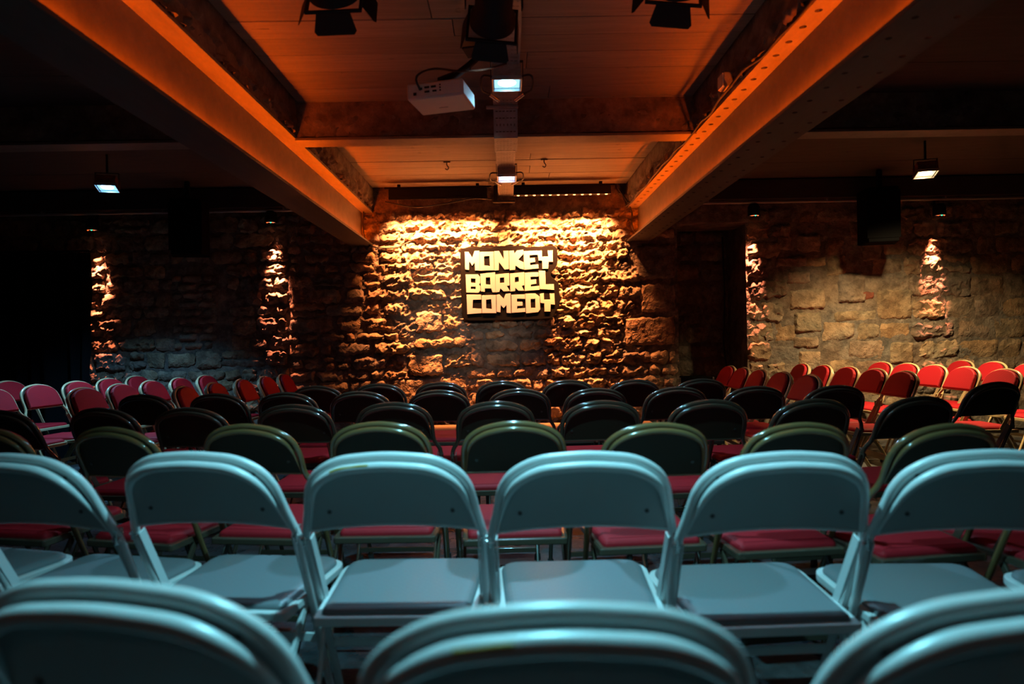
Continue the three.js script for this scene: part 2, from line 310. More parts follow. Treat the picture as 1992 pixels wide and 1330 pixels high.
function mainBeam(side, inner, seed) {
  const b = structure('ceiling_beam'), s = side;               // s = -1 curtain side, +1 alcove side
  const X = (d) => inner + s * d;                               // d metres outwards from the casing face
  const top = CEIL + 0.02, faceLow = 2.455, flange = 0.018, low = 2.115;
  // casing: inner face, outer face, core
  mesh('casing', metric(box(0.22, top - faceLow - 0.004, BLEN, X(0.13), (top + faceLow) / 2, (BZ0 + WZ) / 2)), M.concrete, b);
  for (const [d, dir] of [[0.0, -s], [0.26, s]]) {
    const m = mesh('casing_face', crumbly(BLEN, top - faceLow, seed + d * 10, 0.05), M.concrete, b);
    m.rotation.y = dir > 0 ? Math.PI / 2 : -Math.PI / 2; m.position.set(X(d) - s * (d ? -0.004 : 0.004), (top + faceLow) / 2, (BZ0 + WZ) / 2);
  }
  const strip = (w, hs) => { const g = extrude([[0, 0], [BLEN, 0], [BLEN, w], [0, w]], flange, 0, 0, 1, hs); return g; };
  // upper flange, web, lower flange. Local x runs along the beam towards the camera.
  const put = (name, w, y, hs, mat) => {
    const g = strip(w, hs);                                    // x along, y across, z thick
    const p = g.attributes.position; for (let i = 0; i < p.count; i++) { const a = p.getX(i), c = p.getY(i), t = p.getZ(i); p.setXYZ(i, X(0.012) + s * c, y + t, WZ - 0.1 + a); }
    if (s < 0) for (let i = 0; i < p.count; i += 3) for (let k = 0; k < 3; k++) { const q = p.array[i * 3 + k]; p.array[i * 3 + k] = p.array[i * 3 + 3 + k]; p.array[i * 3 + 3 + k] = q; }   // mirrored side: turn the faces round
    g.deleteAttribute('normal'); const q = toCreasedNormals(g.index ? g.toNonIndexed() : g, 0.5);
    const uv = q.attributes.uv, pp = q.attributes.position; for (let i = 0; i < uv.count; i++) uv.setXY(i, pp.getZ(i) * 0.5, pp.getX(i) * 2);
    return mesh(name, q, mat, b);
  };
  put('upper_flange', 0.235, faceLow - 0.02, s > 0 ? holes(BLEN, [0.05], 0.148, 0.016, 0.3) : [], M.steel);
  mesh('web', metric(box(0.016, faceLow - low, BLEN, X(0.13), (faceLow + low) / 2, (BZ0 + WZ) / 2)), M.steel, b);
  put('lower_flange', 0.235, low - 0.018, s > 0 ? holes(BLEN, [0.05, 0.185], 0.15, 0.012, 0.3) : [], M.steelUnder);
  // orange light tape lying on the lower flange, inside and out
  const S = 6.9;
  for (const [d, k] of [[0.104, POWER.strip], [0.185, POWER.stripOut]]) {
    const out = d < 0.13 ? s : -s;                              // each tape is tipped a little towards the web
    const t = new THREE.Group(); t.name = 'light_strip'; t.position.set(X(d), low + 0.006, WZ + 0.05 + S / 2); t.rotation.z = -out * 0.38; b.add(t);
    mesh('tape', box(0.012, 0.004, S), glow(ORANGE, 2), t);
    const l = new THREE.RectAreaLight(ORANGE, k, 0.02, S); l.rotation.x = Math.PI / 2; l.position.set(0, 0.005, 0); t.add(l);
  }
  return b;
}
mainBeam(-1, BAYL, 3);
mainBeam(1, BAYR, 8);
// cross beam in the middle bay and its dim neighbours in the outer bays
for (const [x0, x1] of [[BAYL - 0.02, BAYR + 0.02], [-6.45, BAYL - 0.27], [BAYR + 0.27, 6.45]]) {
  const b = structure('ceiling_beam'), len = x1 - x0, cx = (x0 + x1) / 2;
  mesh('casing', metric(box(len, 0.24, 0.13, cx, 2.575, -4.53)), M.concrete, b);
  const f = mesh('casing_face', crumbly(len, 0.24, 14, 0.02), M.concrete, b); f.position.set(cx, 2.565, -4.462);
  mesh('lower_flange', metric(box(len, 0.018, 0.16, cx, 2.435, -4.53, 0.004)), M.steel, b);
}
// ---------------------------------------------------------------- stage, sign, fittings
{
  const t = thing('stage_platform', 'low wooden stage platform against the stone wall under the sign', 'stage', [0.07, 0, -6.33]);
  for (let i = 0; i < 7; i++) mesh('plank', new RoundedBoxGeometry(2.74, 0.03, 0.166, 1, 0.003).translate(0, 0.245, -0.5 + i * 0.17), M.stage, t);
  mesh('front_panel', box(2.74, 0.225, 0.02, 0, 0.115, 0.58), M.black, t);
  for (const x of [-1.35, 1.35]) mesh('side_panel', box(0.02, 0.225, 1.1, x, 0.115, 0.02), M.black, t);
}
{
  const K = 0.000680, CX = 900, CY = 650;                       // lettering laid out on a sheet of 1800 x 1300 units
  const P = (a) => a.map(([x, y]) => [(x - CX) * K, (CY - y) * K]);
  const t = thing('club_sign', 'black board sign with raised cream block letters hung on the stone wall', 'sign', [0.058, 1.69, WZ + 0.055]);
  t.rotation.z = -0.019;
  const board = new THREE.CatmullRomCurve3([[150, 200], [170, 152], [215, 140], [335, 124], [460, 122], [600, 140], [645, 118], [820, 104], [1000, 106], [1080, 100], [1142, 126], [1260, 112], [1332, 126], [1400, 110], [1515, 102], [1576, 128], [1592, 200], [1590, 370], [1556, 440], [1508, 500], [1500, 560], [1550, 600], [1606, 656], [1620, 760], [1625, 990], [1582, 1060], [1552, 1110], [1520, 1172], [1400, 1192], [1100, 1204], [700, 1214], [250, 1214], [194, 1190], [178, 1110], [164, 900], [154, 700], [148, 450]].map((p) => V(p[0], p[1], 0)), true, 'centripetal').getPoints(150).map((p) => [p.x, p.y]);
  mesh('board', extrude(P(board.reverse()), 0.022, 0.003), M.boardBlack, t);
  for (const [x, y] of [[-0.4, 0.25], [0.38, 0.25], [-0.38, -0.3], [0.36, -0.3]]) mesh('standoff', rod(V(x, y, -0.05), V(x, y, 0.002), 0.012), M.black, t);
  const L = [
    ['M', [[212, 198], [268, 196], [325, 282], [358, 182], [430, 180], [438, 475], [366, 472], [360, 350], [325, 404], [280, 337], [276, 465], [218, 458]]],
    ['O', [[436, 198], [642, 192], [650, 470], [440, 476]], [[500, 262], [580, 258], [588, 410], [503, 396]]],
    ['N', [[650, 186], [722, 182], [795, 310], [788, 182], [864, 180], [872, 450], [806, 460], [722, 345], [718, 468], [655, 474]]],
    ['K', [[872, 182], [944, 176], [950, 222], [990, 175], [1085, 163], [1086, 228], [1008, 312], [1088, 350], [1092, 458], [1035, 445], [968, 398], [962, 462], [880, 468]]],
    ['E', [[1088, 185], [1300, 178], [1305, 240], [1175, 246], [1180, 290], [1256, 284], [1264, 345], [1184, 358], [1186, 395], [1308, 380], [1312, 442], [1098, 462]]],
    ['Y', [[1302, 180], [1362, 174], [1366, 268], [1455, 264], [1446, 176], [1522, 174], [1526, 345], [1462, 342], [1456, 446], [1368, 450], [1366, 328], [1310, 322], [1303, 262]]],
    ['B', [[225, 534], [408, 530], [440, 568], [444, 655], [425, 682], [446, 708], [446, 770], [415, 806], [236, 800]], [[304, 590], [374, 596], [372, 658], [304, 654]], [[302, 714], [376, 712], [376, 752], [302, 750]]],
    ['A', [[444, 524], [664, 500], [671, 796], [626, 798], [606, 740], [512, 740], [512, 790], [454, 786]], [[525, 578], [590, 574], [596, 684], [526, 680]]],
    ['R', [[668, 532], [872, 512], [879, 696], [838, 702], [884, 778], [790, 784], [742, 738], [728, 792], [674, 798]], [[735, 582], [800, 574], [800, 655], [735, 658]]],
    ['R', [[884, 520], [1096, 498], [1100, 692], [1060, 702], [1098, 772], [1014, 774], [965, 728], [962, 778], [890, 786]], [[960, 575], [1014, 566], [1018, 640], [958, 648]]],
    ['E', [[1103, 506], [1310, 498], [1310, 562], [1190, 568], [1194, 612], [1276, 604], [1278, 668], [1196, 684], [1196, 714], [1322, 702], [1326, 762], [1106, 776]]],
    ['L', [[1314, 476], [1412, 480], [1418, 680], [1538, 676], [1545, 762], [1330, 748]]],
    ['C', [[240, 832], [455, 834], [459, 905], [334, 910], [328, 1038], [460, 1042], [463, 1108], [250, 1124]]],
    ['O', [[464, 845], [676, 838], [682, 1108], [470, 1108]], [[530, 908], [606, 900], [616, 1048], [530, 1038]]],
    ['M', [[684, 835], [728, 828], [792, 895], [822, 822], [894, 812], [901, 1108], [836, 1104], [834, 985], [792, 1034], [748, 985], [744, 1096], [690, 1088]]],
    ['E', [[906, 835], [1109, 828], [1111, 896], [990, 892], [990, 938], [1072, 940], [1074, 996], [992, 1002], [992, 1042], [1113, 1032], [1115, 1090], [912, 1104]]],
    ['D', [[1114, 818], [1262, 814], [1328, 862], [1336, 1050], [1305, 1092], [1125, 1112]], [[1192, 898], [1262, 892], [1266, 1030], [1196, 1032]]],
    ['Y', [[1330, 822], [1388, 810], [1394, 906], [1486, 906], [1478, 816], [1546, 814], [1555, 980], [1492, 976], [1488, 1084], [1400, 1084], [1398, 962], [1341, 955]]],
  ];
  L.forEach(([, outline, ...inner], i) => {
    const m = mesh('letter', extrude(P(outline.slice().reverse()), 0.004, 0.0008, 0.0008, 1, inner.map((h) => P(h))), M.cream, t);
    m.position.z = 0.0255 + (i % 2) * 0.0015;
  });
}
// two black LED battens over the wall, one each side of the cable tray
for (const [x0, x1, label, aim, hidden] of [[-1.13, -0.16, 'black LED wall-wash batten on the curtain side of the cable tray, its lenses hidden', 0.50, true], [0.10, 1.06, 'black LED wall-wash batten showing a row of twelve lit lenses', 0.46, false]]) {
  const t = thing('led_batten', label, 'stage light', [(x0 + x1) / 2, 2.565, WZ + 0.25], 0, 'LED battens washing the stone wall'), len = x1 - x0;
  mesh('housing', box(len, 0.08, 0.075, 0, 0.005, 0, 0.006), M.black, t);
  if (hidden) mesh('glare_shield', box(len, 0.03, 0.004, 0, -0.045, 0.034, 0.001), M.black, t);
  mesh('rail', box(len + 0.08, 0.018, 0.03, 0, 0.055, 0.02, 0.003), M.black, t);
  for (const x of [-len * 0.4, len * 0.4]) mesh('bracket', box(0.03, 0.06, 0.03, x, 0.065, -0.01), M.black, t);
  for (let i = 0; i < 12; i++) {
    const x = -len / 2 + 0.045 + (i * (len - 0.09)) / 11;
    mesh('lens', new THREE.SphereGeometry(0.014, 12, 6, 0, 6.2832, Math.PI / 2, Math.PI / 2).scale(1, 0.45, 1).translate(x, -0.0355, hidden ? -0.022 : 0.014), glow(AMBER, hidden ? 3 : 9), t);
    lamp(t, AMBER, POWER.batten, [x, -0.052, -0.014], [x, -1.05, -0.014 - aim], 0.58, 0.85, 0.6);
  }
}
// perforated cable tray down the middle of the ceiling
{
  const t = thing('cable_tray', 'perforated galvanised cable tray along the middle of the ceiling', 'cable tray', [0.022, CEIL, 0]);
  const path = [[-0.4, -0.115], [-4.27, -0.115], [-4.37, -0.285], [-4.68, -0.285], [-5.25, -0.13], [-6.88, -0.125]];   // z, height
  const W = 0.15;
  for (let i = 0; i + 1 < path.length; i++) {
    const [za, ya] = path[i], [zb, yb] = path[i + 1], len = Math.hypot(zb - za, yb - ya), hs = [];
    const cols = [-0.056, -0.034, -0.012, 0.012, 0.034, 0.056], step = len > 1 ? 0.045 : 0.042;
    for (let l = 0.03, k = 0; l < len - 0.015; l += step, k++) { if (za > -1.5 && l < 2.2) continue; for (const c of cols) hs.push(k % 3 === 2 ? [[c - 0.003, l - 0.007], [c - 0.003, l + 0.007], [c + 0.003, l + 0.007], [c + 0.003, l - 0.007]] : [[c - 0.007, l - 0.0032], [c - 0.007, l + 0.0032], [c + 0.007, l + 0.0032], [c + 0.007, l - 0.0032]]); }
    const g = extrude([[-W / 2, 0], [W / 2, 0], [W / 2, len], [-W / 2, len]], 0.0015, 0, 0, 1, hs);
    g.rotateX(-Math.PI / 2 + Math.atan2(yb - ya, za - zb));
    mesh('tray_section', g, M.galvanised, t).position.set(0, ya, za);
    for (const s of [-1, 1]) { const lip = bar(V(s * W / 2, ya + 0.02, za), V(s * W / 2, yb + 0.02, zb), 0.045, 0.002); mesh('lip', lip, M.galvanised, t); }
  }
  mesh('end_bracket', box(0.22, 0.018, 0.05, -0.02, -0.185, -6.86, 0.003), M.darkTimber, t);
  mesh('end_bracket', box(0.035, 0.16, 0.05, -0.105, -0.10, -6.86, 0.003), M.darkTimber, t);
  mesh('cross_bracket', box(0.20, 0.012, 0.04, -0.02, -0.125, -4.26, 0.003), M.galvanised, t);
}
// rectangular flood lights
function flood(label, pos, turn, tilt, color, glowK, power, opt = {}) {
  const t = thing('flood_light', label, 'flood light', pos, turn, opt.group);
  const b = new THREE.Group(); b.name = 'lamp_head'; b.rotation.x = -tilt; t.add(b);      // lens faces down, tipped towards +z
  mesh('housing', box(0.155, 0.075, 0.135, 0, 0.012, 0, 0.008), opt.mat ?? M.galvanised, b);
  for (const [w, d, x, z] of [[0.155, 0.006, 0, 0.066], [0.155, 0.006, 0, -0.066], [0.006, 0.135, 0.0765, 0], [0.006, 0.135, -0.0765, 0]]) mesh('bezel', box(w, 0.022, d, x, -0.033, z), M.chrome, b);
  mesh('reflector', box(0.135, 0.004, 0.115, 0, -0.0255, 0), glow(color, glowK * 0.14), b);
  mesh('lens', new THREE.SphereGeometry(0.05, 16, 8, 0, 6.2832, Math.PI / 2, Math.PI / 2).scale(1, 0.22, 0.8).translate(0, -0.028, 0), glow(color, glowK), b);
  for (const s of [-1, 1]) mesh('yoke', bar(V(s * 0.086, -0.01, 0), V(s * 0.086, 0.085, 0), 0.02, 0.004), M.black, t);
  mesh('yoke_top', box(0.178, 0.005, 0.02, 0, 0.087, 0), M.black, t);
  if (opt.hang) mesh('stem', box(0.014, CEIL - pos[1] - 0.085, 0.014, 0, (CEIL - pos[1] + 0.085) / 2, 0), M.black, t);
  if (opt.cables) for (const s of [-1, 1]) {
    mesh('cable', tube([V(s * 0.06, 0.03, -0.07), V(s * 0.13, 0.02, -0.02), V(s * 0.14, -0.01, -0.14), V(s * 0.10, 0.0, -0.24)], 0.006), M.cable, t);
    mesh('connector', rod(V(s * 0.10, 0.0, -0.24), V(s * 0.05, -0.015, -0.30), 0.011), M.chrome, t);
  }
  b.updateMatrix();
  const at = V(0, -0.055, 0).applyMatrix4(b.matrix), to = V(0, -1.055, 0).applyMatrix4(b.matrix);
  lamp(t, color, power, at.toArray(), (opt.aim ? V(...opt.aim) : to).toArray(), opt.angle ?? 1.1, opt.penumbra ?? 0.7, 2.2);
  return t;
}
flood('flood light with a blue-white lens under the cable tray, beside the projector', [0.03, 2.515, -3.68], 0, 0.12, BLUEWHITE, 12, POWER.near, { cables: true });
flood('flood light with a violet-white lens at the wall end of the cable tray', [0.03, 2.51, -5.80], 0, 0.15, rgb(0.75, 0.7, 1), 12, POWER.far, { cables: true });
flood('cyan flood light on the cable tray over the grey chairs', [0.06, 2.48, -1.48], 0, 0.0, CYAN, 8, POWER.overhead, { angle: 1.0 });
flood('flood light with a cold blue lens on the ceiling above the curtain-side chairs', [-3.23, 2.44, -5.6], 0.25, 0.25, rgb(0.20, 0.56, 1), 16, POWER.sideBlue, { mat: M.redBrick, angle: 0.82, penumbra: 0.6, aim: [-0.05, -1, -0.10], hang: true });
flood('flood light with a warm white lens on the ceiling above the alcove-side chairs', [3.48, 2.44, -5.6], -0.25, 0.25, rgb(1, 0.70, 0.34), 16, POWER.sideWarm, { mat: M.redBrick, angle: 1.06, penumbra: 1, aim: [0.08, -1, -0.25], hang: true });
// theatre spots with barn doors
function parCan(label, pos, turn, tilt, roll, extra) {
  const t = thing('stage_spotlight', label, 'stage light', pos, turn);
  const h = new THREE.Group(); h.name = 'lamp_head'; h.rotation.set(tilt, 0, roll, 'YXZ'); t.add(h);   // beam runs along -z of the head
  const prof = [[0.03, 0.17], [0.07, 0.165], [0.085, 0.13], [0.088, 0.02], [0.105, 0.0], [0.108, -0.05], [0.10, -0.05], [0.095, 0.0]].map((p) => new THREE.Vector2(...p));
  mesh('body', new THREE.LatheGeometry(prof, 28).rotateX(Math.PI / 2), M.black, h);
  mesh('lens', new THREE.CircleGeometry(0.094, 28).rotateY(Math.PI).translate(0, 0, -0.012), extra?.lit ? glow(rgb(1, 0.85, 0.65), 3) : M.black, h);
  mesh('door_frame', merge([box(0.24, 0.012, 0.012, 0, 0.11, -0.058), box(0.24, 0.012, 0.012, 0, -0.11, -0.058), box(0.012, 0.22, 0.012, 0.114, 0, -0.058), box(0.012, 0.22, 0.012, -0.114, 0, -0.058)]), M.black, h);
  for (let k = 0; k < 4; k++) {
    const f = mesh('barn_door', extrude([[-0.072, 0], [0.072, 0], [0.09, 0.07], [0.078, 0.085], [-0.078, 0.085], [-0.09, 0.07]], 0.002), M.black, h);
    const holder = [0, Math.PI / 2, Math.PI, -Math.PI / 2][k], open = (extra?.open ?? [0.5, 0.62, 0.45, 0.62])[k];
    f.rotation.set(0, 0, 0); f.geometry.rotateX(-(Math.PI / 2 - open)); f.geometry.translate(0, 0.118, -0.062); f.geometry.rotateZ(holder);
  }
  for (const s of [-1, 1]) mesh('yoke', bar(V(s * 0.118, 0, 0.05), V(s * 0.118, 0.15, 0.05), 0.03, 0.005), M.black, t);
  mesh('yoke_top', box(0.245, 0.006, 0.03, 0, 0.15, 0.05), M.black, t);
  mesh('clamp', box(0.04, CEIL - pos[1] - 0.16, 0.04, 0, (CEIL - pos[1] + 0.16) / 2, 0.05, 0.006), M.black, t);
  h.scale.setScalar(0.9);
  if (extra?.light) { const [c, p, at, a, pen] = extra.light; lamp(t, c, p, [0, 0, -0.02], at, a, pen, 2); }
  return t;
}
parCan('black theatre spotlight with barn doors near the curtain-side beam', [-0.64, 2.475, -2.62], 0, -0.62, 0.05);
parCan('black theatre spotlight with tilted barn doors near the perforated beam', [0.68, 2.485, -2.62], 0, -0.60, -0.17);
parCan('black theatre spotlight with barn doors in front of the cable tray', [-0.03, 2.475, -2.88], 0.1, -0.45, -0.1, { open: [0.5, 0.3, 0.4, 0.15], light: [rgb(1, 0.90, 0.82), POWER.stage, [0.093, -0.95, -4.1], 0.21, 0.7] });
// projector hung from the ceiling
{
  const t = thing('projector', 'white projector hung upside down from a black arm below the ceiling', 'projector', [-0.285, 2.262, -3.25], -0.2);
  t.rotation.z = 0.03; t.scale.setScalar(0.9);
  mesh('body', new RoundedBoxGeometry(0.30, 0.085, 0.25, 3, 0.012), M.white, t);
  mesh('rear_panel', box(0.27, 0.062, 0.003, 0, 0, 0.1255), std({ color: rgb(0.5, 0.47, 0.43), roughness: 0.5 }), t);
  for (const [x, y, w, h] of [[-0.105, -0.016, 0.016, 0.014], [-0.07, 0.008, 0.010, 0.010], [-0.04, 0.012, 0.026, 0.010], [-0.04, -0.010, 0.026, 0.009], [-0.005, 0.012, 0.026, 0.010], [0, -0.010, 0.022, 0.009], [0.03, 0.018, 0.007, 0.007], [0.03, 0.004, 0.007, 0.007], [0.03, -0.010, 0.007, 0.007]]) mesh('socket', box(w, h, 0.004, x, y, 0.128), M.black, t);
  mesh('lens', new THREE.CylinderGeometry(0.032, 0.036, 0.03, 24).rotateX(Math.PI / 2).translate(0.075, 0, -0.135), M.black, t);
  mesh('badge', box(0.05, 0.001, 0.006, 0, -0.043, -0.03), M.screw, t);
  mesh('mount_plate', box(0.05, 0.03, 0.05, 0.03, 0.055, 0.02, 0.004), M.black, t);
  mesh('arm', merge([tube([V(0.03, 0.06, 0.02), V(0.06, 0.16, -0.12), V(0.10, 0.30, -0.32), V(0.13, 0.385, -0.42)], 0.019), bar(V(0.0, 0.07, 0.05), V(0.1, 0.25, -0.27), 0.03, 0.012)]), M.black, t);
  mesh('ceiling_plate', box(0.2, 0.012, 0.14, 0.13, 0.412, -0.44, 0.003), M.darkTimber, t);
  mesh('cable', tube([V(-0.075, 0.0, 0.13), V(-0.085, 0.05, 0.16), V(-0.03, 0.13, 0.06), V(0.08, 0.16, -0.08), V(0.2, 0.2, -0.2), V(0.30, 0.26, -0.3)], 0.006, 40), M.cable, t);
}
// small cans that graze the wall, each with its column of light
for (const [x, y, label, twin] of [
  [-4.115, 2.30, 'small LED wall can beside the black curtain', 0], [-2.335, 2.345, 'small LED wall can on the dark timber near the curtain-side beam', 1],
  [2.52, 2.33, 'small LED wall can beside the alcove, its diodes visible', 2], [4.40, 2.30, 'small LED wall can beyond the hanging speaker and flood light', 3]]) {
  const t = thing('wall_can', label, 'stage light', [x, y, WZ + 0.135], 0, 'small LED cans grazing the wall');
  mesh('body', new THREE.LatheGeometry([[0.0, 0.10], [0.04, 0.098], [0.058, 0.07], [0.06, -0.02], [0.052, -0.02], [0.05, 0.0]].map((p) => new THREE.Vector2(...p)), 20), M.black, t);
  mesh('bracket', bar(V(0, 0.05, -0.06), V(0, 0.17, -0.09), 0.03, 0.006), M.black, t);
  const dots = [[-0.03, 1, 0.12, 0.02], [0.006, 0.05, 1, 0.45], [0.03, 1, 0.16, 0.05]];
  for (const [dx, r, g, b] of dots) mesh('diode', new THREE.SphereGeometry(0.0085, 10, 8).translate(dx, -0.018, 0.03), glow(rgb(r, g, b), 2.2), t);
  mesh('lens', new THREE.CylinderGeometry(0.048, 0.048, 0.004, 20).translate(0, -0.008, 0), glow(SALMON, 1.2), t);
  lamp(t, SALMON, POWER.can * (twin === 1 ? 1.3 : 1), [0, -0.03, -0.02], [0, -1.03, -0.22], 0.225, 0.6, 1.0);
}
// hanging loudspeakers
for (const [x, label] of [[-3.02, 'black loudspeaker hung under the ceiling on the curtain side'], [3.62, 'black loudspeaker hung under the ceiling by the warm flood light']]) {
  const t = thing('loudspeaker', label, 'speaker', [x, 1.98, -6.55], x < 0 ? 0.25 : -0.25);
  mesh('cabinet', extrude([[-0.13, -0.13], [0.13, -0.13], [0.17, 0.13], [-0.17, 0.13]], 0.5, 0.012).rotateX(-Math.PI / 2), M.blackRough, t);
  mesh('grille', box(0.29, 0.45, 0.008, 0, 0.25, 0.132, 0.003), M.blackRough, t);
  mesh('bracket', bar(V(0, 0.5, 0), V(0, CEIL - 1.98, 0), 0.05, 0.05), M.black, t);
}
// hooks, pipes and cables
for (const [x, z, label] of [[-0.49, -5.98, 'iron hook screwed into the ceiling boards on the projector side'], [0.36, -5.95, 'iron hook screwed into the ceiling boards past the cable tray']]) {
  const t = thing('ceiling_hook', label, 'hook', [x, CEIL, z], 0, 'ceiling hooks');
  mesh('plate', box(0.06, 0.012, 0.02, 0, -0.009, 0, 0.003), M.screw, t);
  mesh('shank', tube([V(0, -0.012, 0), V(0, -0.035, 0), V(0.014, -0.055, 0), V(0.004, -0.075, 0), V(-0.016, -0.066, 0)], 0.005, 18), M.screw, t);
}
for (const [x0, x1, label] of [[-6.3, -1.62, 'thin steel pipe running along the wall top on the curtain side'], [1.55, 6.3, 'thin steel pipe running along the wall top on the alcove side']]) {
  const t = thing('wall_pipe', label, 'pipe', [(x0 + x1) / 2, 2.445, WZ + 0.15], 0, 'pipes along the wall top');
  mesh('pipe', rod(V(x0 - (x0 + x1) / 2, 0, 0), V(x1 - (x0 + x1) / 2, 0, 0), 0.014, 10), M.galvanised, t);
  for (let i = 0; i < 4; i++) { const x = (x0 - x1) / 2 + 0.5 + i * 1.2; mesh('clip', box(0.02, 0.06, 0.05, x, 0.03, -0.01, 0.003), M.galvanised, t); }
}
tag(mesh('black_cable', tube([V(1.16, 2.62, -6.9), V(1.24, 2.5, -6.9), V(1.30, 2.38, -6.93), V(1.30, 2.24, -6.92), V(1.36, 2.13, -6.93), V(1.42, 2.16, -6.93), V(1.47, 2.26, -6.93), V(1.45, 2.38, -6.92), V(1.36, 2.48, -6.9)], 0.008, 60), M.cable), 'black cable looping down the wall beside the perforated beam', 'cable');
tag(mesh('black_cable', tube([V(-1.2, 2.53, -6.93), V(-0.9, 2.47, -6.92), V(-0.6, 2.50, -6.93), V(-0.3, 2.54, -6.9), V(-0.12, 2.52, -6.85)], 0.006, 40), M.cable), 'thin cable sagging on the wall under the unlit batten', 'cable');
tag(mesh('black_cable', tube([V(-1.42, 2.46, -6.93), V(-1.43, 2.3, -6.94), V(-1.41, 2.16, -6.93), V(-1.36, 2.09, -6.92), V(-1.1, 2.06, -6.9), V(-0.95, 2.12, -6.9)], 0.006, 40), M.cable), 'thin cable hanging at the wall end of the plain beam', 'cable');
tag(mesh('black_cable', tube([V(2.40, 2.2, -7.5), V(2.41, 1.5, -7.5), V(2.40, 1.0, -7.52), V(2.44, 0.6, -7.5), V(2.44, 0.02, -7.5)], 0.010, 40), M.cable), 'black cable dropping down inside the alcove', 'cable');
{
  const pts = [], r = rng(5);
  for (let i = 0; i <= 26; i++) { const z = -1.6 - i * 0.205; pts.push(V(1.243 - (i > 8 && i < 12 ? 0.02 : 0) + (r() - 0.5) * 0.012, 2.442 - (i > 8 && i < 12 ? 0.0 : 0.008) + (r() - 0.5) * 0.02, z)); }
  tag(mesh('black_cable', tube(pts, 0.007, 120), M.cable), 'black cables clipped along the edge of the perforated beam', 'cable');
  const t = thing('socket_box', 'grey electrical socket box on the casing of the perforated beam', 'electrical box', [1.225, 2.49, -3.72]);
  mesh('body', box(0.05, 0.08, 0.09, 0, 0, 0, 0.006), M.galvanised, t);
  mesh('cover', box(0.008, 0.07, 0.08, -0.028, 0, 0, 0.002), M.white, t);
}
// black drape in the corner
{
  const t = thing('stage_curtain', 'full-height black drape hung in the corner beside the red chairs', 'curtain', [-5.15, 0, -6.72]);
  const g = new THREE.PlaneGeometry(2.14, 2.02, 150, 24), p = g.attributes.position;
  for (let i = 0; i < p.count; i++) { const x = p.getX(i), y = p.getY(i); p.setZ(i, (0.035 + 0.015 * (1 - (y + 1.01) / 2.02)) * Math.sin(x * 38 + n2(x * 2, 4) * 2.4) + 0.02 * n2(x * 5, y * 0.8)); p.setX(i, x + (x > 1.05 ? 0.02 * n2(3, y * 1.4) : 0)); }
  g.computeVertexNormals();
  mesh('drape', g, M.drape, t).position.set(0, 1.03, 0);
  mesh('rail', rod(V(-1.15, 2.055, 0), V(1.08, 2.055, 0), 0.012, 8), M.black, t);
}
{
  const t = thing('flight_case', 'black flight case standing on the floor in front of the alcove', 'case', [1.98, 0, -7.30], 0.0);
  mesh('body', box(0.36, 0.62, 0.36, 0, 0.37, 0, 0.012), M.blackRough, t);
  for (const x of [-0.175, 0.175]) mesh('edge_rail', box(0.02, 0.62, 0.03, x, 0.37, 0.175, 0.004), M.screw, t);
  for (const x of [-0.16, 0.16]) for (const z of [-0.13, 0.13]) mesh('caster', new THREE.CylinderGeometry(0.03, 0.03, 0.02, 14).rotateZ(Math.PI / 2).translate(x, 0.03, z), M.rubber, t);
}

{
  const t = thing('ceiling_lamp', 'dim house lamp on the ceiling behind the last row of seats', 'lamp', [0, CEIL - 0.06, 1.9]);
  mesh('housing', box(1.24, 0.05, 0.12, 0, 0.03, 0, 0.008), M.white, t);
  mesh('diffuser', box(1.2, 0.02, 0.1, 0, -0.002, 0, 0.006), glow(rgb(1, 0.8, 0.62), 0.6), t);
  const l = new THREE.RectAreaLight(rgb(0.9, 0.9, 0.9), POWER.house * 3, 1.2, 0.1); l.rotation.x = -Math.PI / 2; l.position.set(0, -0.02, 0); t.add(l);
}
// ---------------------------------------------------------------- folding chairs
// A chair faces -z; its origin lies on the floor under the middle of its top rail.
const TOP = 0.832, LEAN = 0.43;
const GREY = { half: [[0, 0], [0.055, 0.003], [0.108, 0.0105], [0.147, 0.027], [0.181, 0.055], [0.201, 0.092], [0.209, 0.128], [0.216, 0.168], [0.229, 0.23], [0.235, 0.263], [0.233, 0.33], [0.227, 0.48]], foot: 0.216, bottom: 0.236, arch: 0.018, r: 0.0115, seatR: 0.212, seatF: 0.228, seatD: 0.42, lean: LEAN };
const ROUND = { half: [[0, 0], [0.052, 0.005], [0.098, 0.017], [0.134, 0.037], [0.157, 0.062], [0.169, 0.096], [0.173, 0.133], [0.174, 0.184], [0.181, 0.21], [0.197, 0.238], [0.204, 0.28], [0.203, 0.36], [0.201, 0.48]], foot: 0.197, bottom: 0.201, arch: 0.0, r: 0.0100, seatR: 0.182, seatF: 0.194, seatD: 0.42, seatY: 0.405, lean: LEAN };
